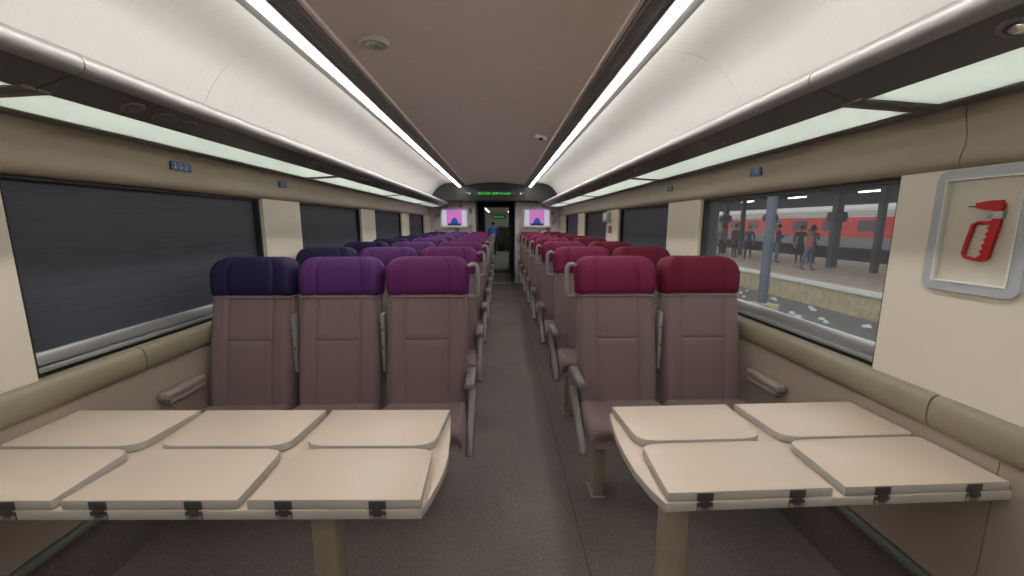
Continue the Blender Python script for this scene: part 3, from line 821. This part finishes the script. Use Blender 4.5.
# ================================================================== THE COACH BEYOND
nx = -.02
person('person', 'person in a bright blue shirt bending in the coach beyond the doorway', (-.21, 17.6, 0), PI, 1.50, 'cloth_blue', 'cloth_dark', lean=.6, arms='reach', stride=.10, head_down=.8)
dark_back = MB().loft(rb).mesh('backrest', 'seat_black', 55); dark_cush = cushion_me.copy(); dark_cush.materials.clear(); dark_cush.materials.append(MATS['seat_black'])
for i, (x, y) in enumerate(((.12, 20.2), (.60, 20.2), (.20, 21.4), (.70, 21.4), (-.95, 20.6), (-.95, 22))):
    o = thing('passenger_seat', '%s dark seat, %s, in the coach seen through the doorway' % ('black' , ['nearest the aisle', 'nearest on the far right', 'second row by the aisle', 'second row on the far right', 'left of the person in blue', 'second on the left'][i]), 'seat', (x, y, 0), group='dark seats of the coach beyond')
    place('backrest', dark_back, o); place('headrest', head_me['seat_black'], o); place('seat_cushion', dark_cush, o)
    MB().box(-.20, .20, -.22, .06, .0, .36, .01).build('pedestal', 'seat_black', o)

# ================================================================== OUTSIDE, RIGHT-HAND SIDE
ZP, ZT = -.45, -1.17
YA, YB = -6, 60
struct('ground_tracks', MB().box(1.9, 60, YA, YB+40, ZT-.3, ZT), 'gravel')
for i, x in enumerate((4.6, 6.27)):
    o = MB().prism([(x-.07, ZT), (x+.07, ZT), (x+.012, ZT+.03), (x+.012, ZT+.10), (x+.036, ZT+.115), (x+.036, ZT+.15), (x-.036, ZT+.15), (x-.036, ZT+.115), (x-.012, ZT+.10), (x-.012, ZT+.03)], 'y', YA, YB).build('track_rail', 'rail_steel')
    tag(o, '%s steel rail of the empty track outside the window' % ('nearer' if i == 0 else 'farther'), 'rail')
plat = struct('platform', MB().box(10.0, 17.5, YA, YB, ZT, ZP), 'platform_paving')
MB().box(9.97, 10.0, YA, YB, ZT, ZP-.09).build('platform_wall', 'platform_face', plat)
MB().box(9.90, 10.35, YA, YB, ZP-.09, ZP+.012, .01).build('platform_edge', 'edge_white', plat)
random.seed(3)
for i in range(34):
    y = 8.2+i*.37+random.random()*.15; x = 7.95+random.random()*1.75
    r_ = .05+.09*random.random()**1.5
    pts = [(r_*(.6+.6*random.random())*math.cos(2*PI*j/7), r_*(.6+.6*random.random())*math.sin(2*PI*j/7)) for j in range(7)]
    top = [(a*.55, b*.55) for a, b in pts]
    o = MB().loft([[(a, b, 0) for a, b in pts], [(a*.9, b*.9, .02) for a, b in pts], [(a, b, .04+.04*random.random()) for a, b in top]]).build('litter', 'litter_white', loc=(x, y, ZT-.002))
    tag(o, 'crumpled white litter on the gravel below the platform wall', 'litter', 'litter on the trackside gravel')
# catenary mast between the tracks and the platform
o = thing('steel_mast', 'blue-grey steel mast standing on the gravel before the platform', 'mast', (7.62, 10.95, ZT))
MB().box(-.10, .10, -.015, .015, 0, 7, .004).box(-.10, -.085, -.08, .08, 0, 7, .004).box(.085, .10, -.08, .08, 0, 7, .004).build('beam', 'mast_steel', o)
MB().box(-.30, .30, -.28, .28, -.02, .30, .02).build('footing', 'platform_face', o)
# canopy: roof, fascia, columns with brackets
cn = thing('platform_canopy', 'dark steel platform canopy with columns over the platform outside', 'canopy', (0, 0, ZP))
MB().prism([(10.2, 4.1), (14.0, 3.75), (17.3, 3.9), (17.3, 4.0), (14.0, 3.87), (10.2, 4.2)], 'y', YA, YB).build('roof_sheet', 'canopy_sheet', cn)
MB().box(17.2, 17.32, YA, YB, 2.72, 4.0).build('fascia', 'canopy_sheet', cn)
MB().box(13.85, 14.15, YA, YB, 3.45, 3.75).build('ridge_beam', 'canopy_steel', cn)
for i in range(10):
    y = -.2+i*2.1*1.95
    MB().prism([(10.4, 4.05), (17.2, 3.88), (17.2, 3.7), (14.3, 3.0), (13.7, 3.0), (10.4, 3.9)], 'y', y-.06, y+.06).build('truss', 'canopy_steel', cn)
    if i > 1:
        c_ = MB().box(13.86, 14.14, y-.14, y+.14, 0, 3.4, .02).build('column', 'canopy_steel', cn)
        MB().prism([(13.78, 2.3), (14.22, 2.3), (14.30, 2.1), (14.22, 1.9), (13.78, 1.9), (13.70, 2.1)], 'y', y-.2, y+.2).build('column_box', 'canopy_steel', c_)
for y in (14.25, 22.6):
    MB().box(13.9, 14.1, y-.10, y+.10, 0, 3.75, .02).build('column', 'canopy_steel', cn)
for i in range(8):  # tube lamps added under the canopy to brighten the platform scene
    y = 6+i*4.2
    o = thing('added_tube_lamp', '%s added tube lamp hanging under the platform canopy, counted from the near end' % ORD[i], 'lamp', (15.6, y+2.1, ZP+3.15), group='added tube lamps under the canopy')
    MB().box(-.05, .05, -.62, .62, .03, .08, .01).build('housing', 'white_plastic', o)
    MB().cyl((0, -.6, .01), (0, .6, .01), .02, n=10).build('tube', 'added_tube_light', o)
    MB().cyl((0, 0, .08), (0, 0, .55), .01, n=8).build('hanger', 'canopy_steel', o)
# red coach on the far track
co = thing('train_coach', 'long red coach with white roof band and dark windows beyond the platform', 'train', (19.9, 0, 0))
MB().box(0, 2.9, 2, 52, .02, .62).build('lower_body', 'coach_grey', co)
MB().box(-.01, 2.9, 2, 52, .62, 1.72).build('red_band', 'coach_red', co)
MB().box(0, 2.9, 2, 52, 1.72, 2.10).build('white_band', 'coach_white', co)
MB().prism([(0, 2.10), (.1, 2.35), (.45, 2.62), (1.45, 2.78), (2.45, 2.62), (2.8, 2.35), (2.9, 2.10)], 'y', 2, 52).build('roof', 'coach_white', co, angle=60)
MB().box(.3, 2.6, 2.5, 51.5, -.75, .02).build('underframe', 'coach_under', co)
for i in range(20):
    y = 3.2+i*2.45
    wn = MB().prism(rrect(1.25, .62, .10, 4, y+.62, 1.24), 'x', -.022, .01).build('window', 'coach_window', co)
for y in (6, 22, 30, 46):
    for d in (-1.3, 1.3):
        MB().cyl((.5, y+d, -.88), (.7, y+d, -.88), .46, n=24).build('wheel', 'coach_under', co)
# travellers on the platform
PPL = [('person', 'traveller in a pinkish top and jeans walking along the platform edge', (12.35, 15.4, ZP), .4, 1.62, 'cloth_pink', 'cloth_jeans', dict(stride=.14)),
       ('person', 'traveller in dark clothes standing just left of the steel mast', (13.2, 18.4, ZP), 1.2, 1.74, 'cloth_navy', 'cloth_jeans', dict(arms='phone')),
       ('person', 'dark silhouetted traveller standing right beside the steel mast', (13.9, 17.9, ZP), -.5, 1.70, 'cloth_dark', 'cloth_dark', dict()),
       ('person', 'dark clad traveller second to the right of the steel mast', (14.5, 17.9, ZP), 2.2, 1.66, 'cloth_brown', 'cloth_dark', dict(arms='phone')),
       ('person', 'dark clad traveller left of the canopy column with the box', (15.0, 18.6, ZP), .8, 1.72, 'cloth_dark', 'cloth_navy', dict()),
       ('person', 'grey clad traveller at the left edge of the platform window', (13.0, 22.8, ZP), -1.0, 1.70, 'cloth_grey', 'cloth_dark', dict()),
       ('person', 'brown clad traveller second from the left in the platform window', (13.0, 21.5, ZP), .3, 1.75, 'cloth_brown', 'cloth_navy', dict()),
       ('person', 'navy clad traveller third from the left in the platform window', (13.0, 20.3, ZP), 2.8, 1.68, 'cloth_navy', 'cloth_dark', dict(stride=.1))]
for nm, lb, lc, rz, hg, tp, lg, kw in PPL:
    person(nm, lb, lc, rz, hg, tp, lg, group='travellers on the platform', **kw)
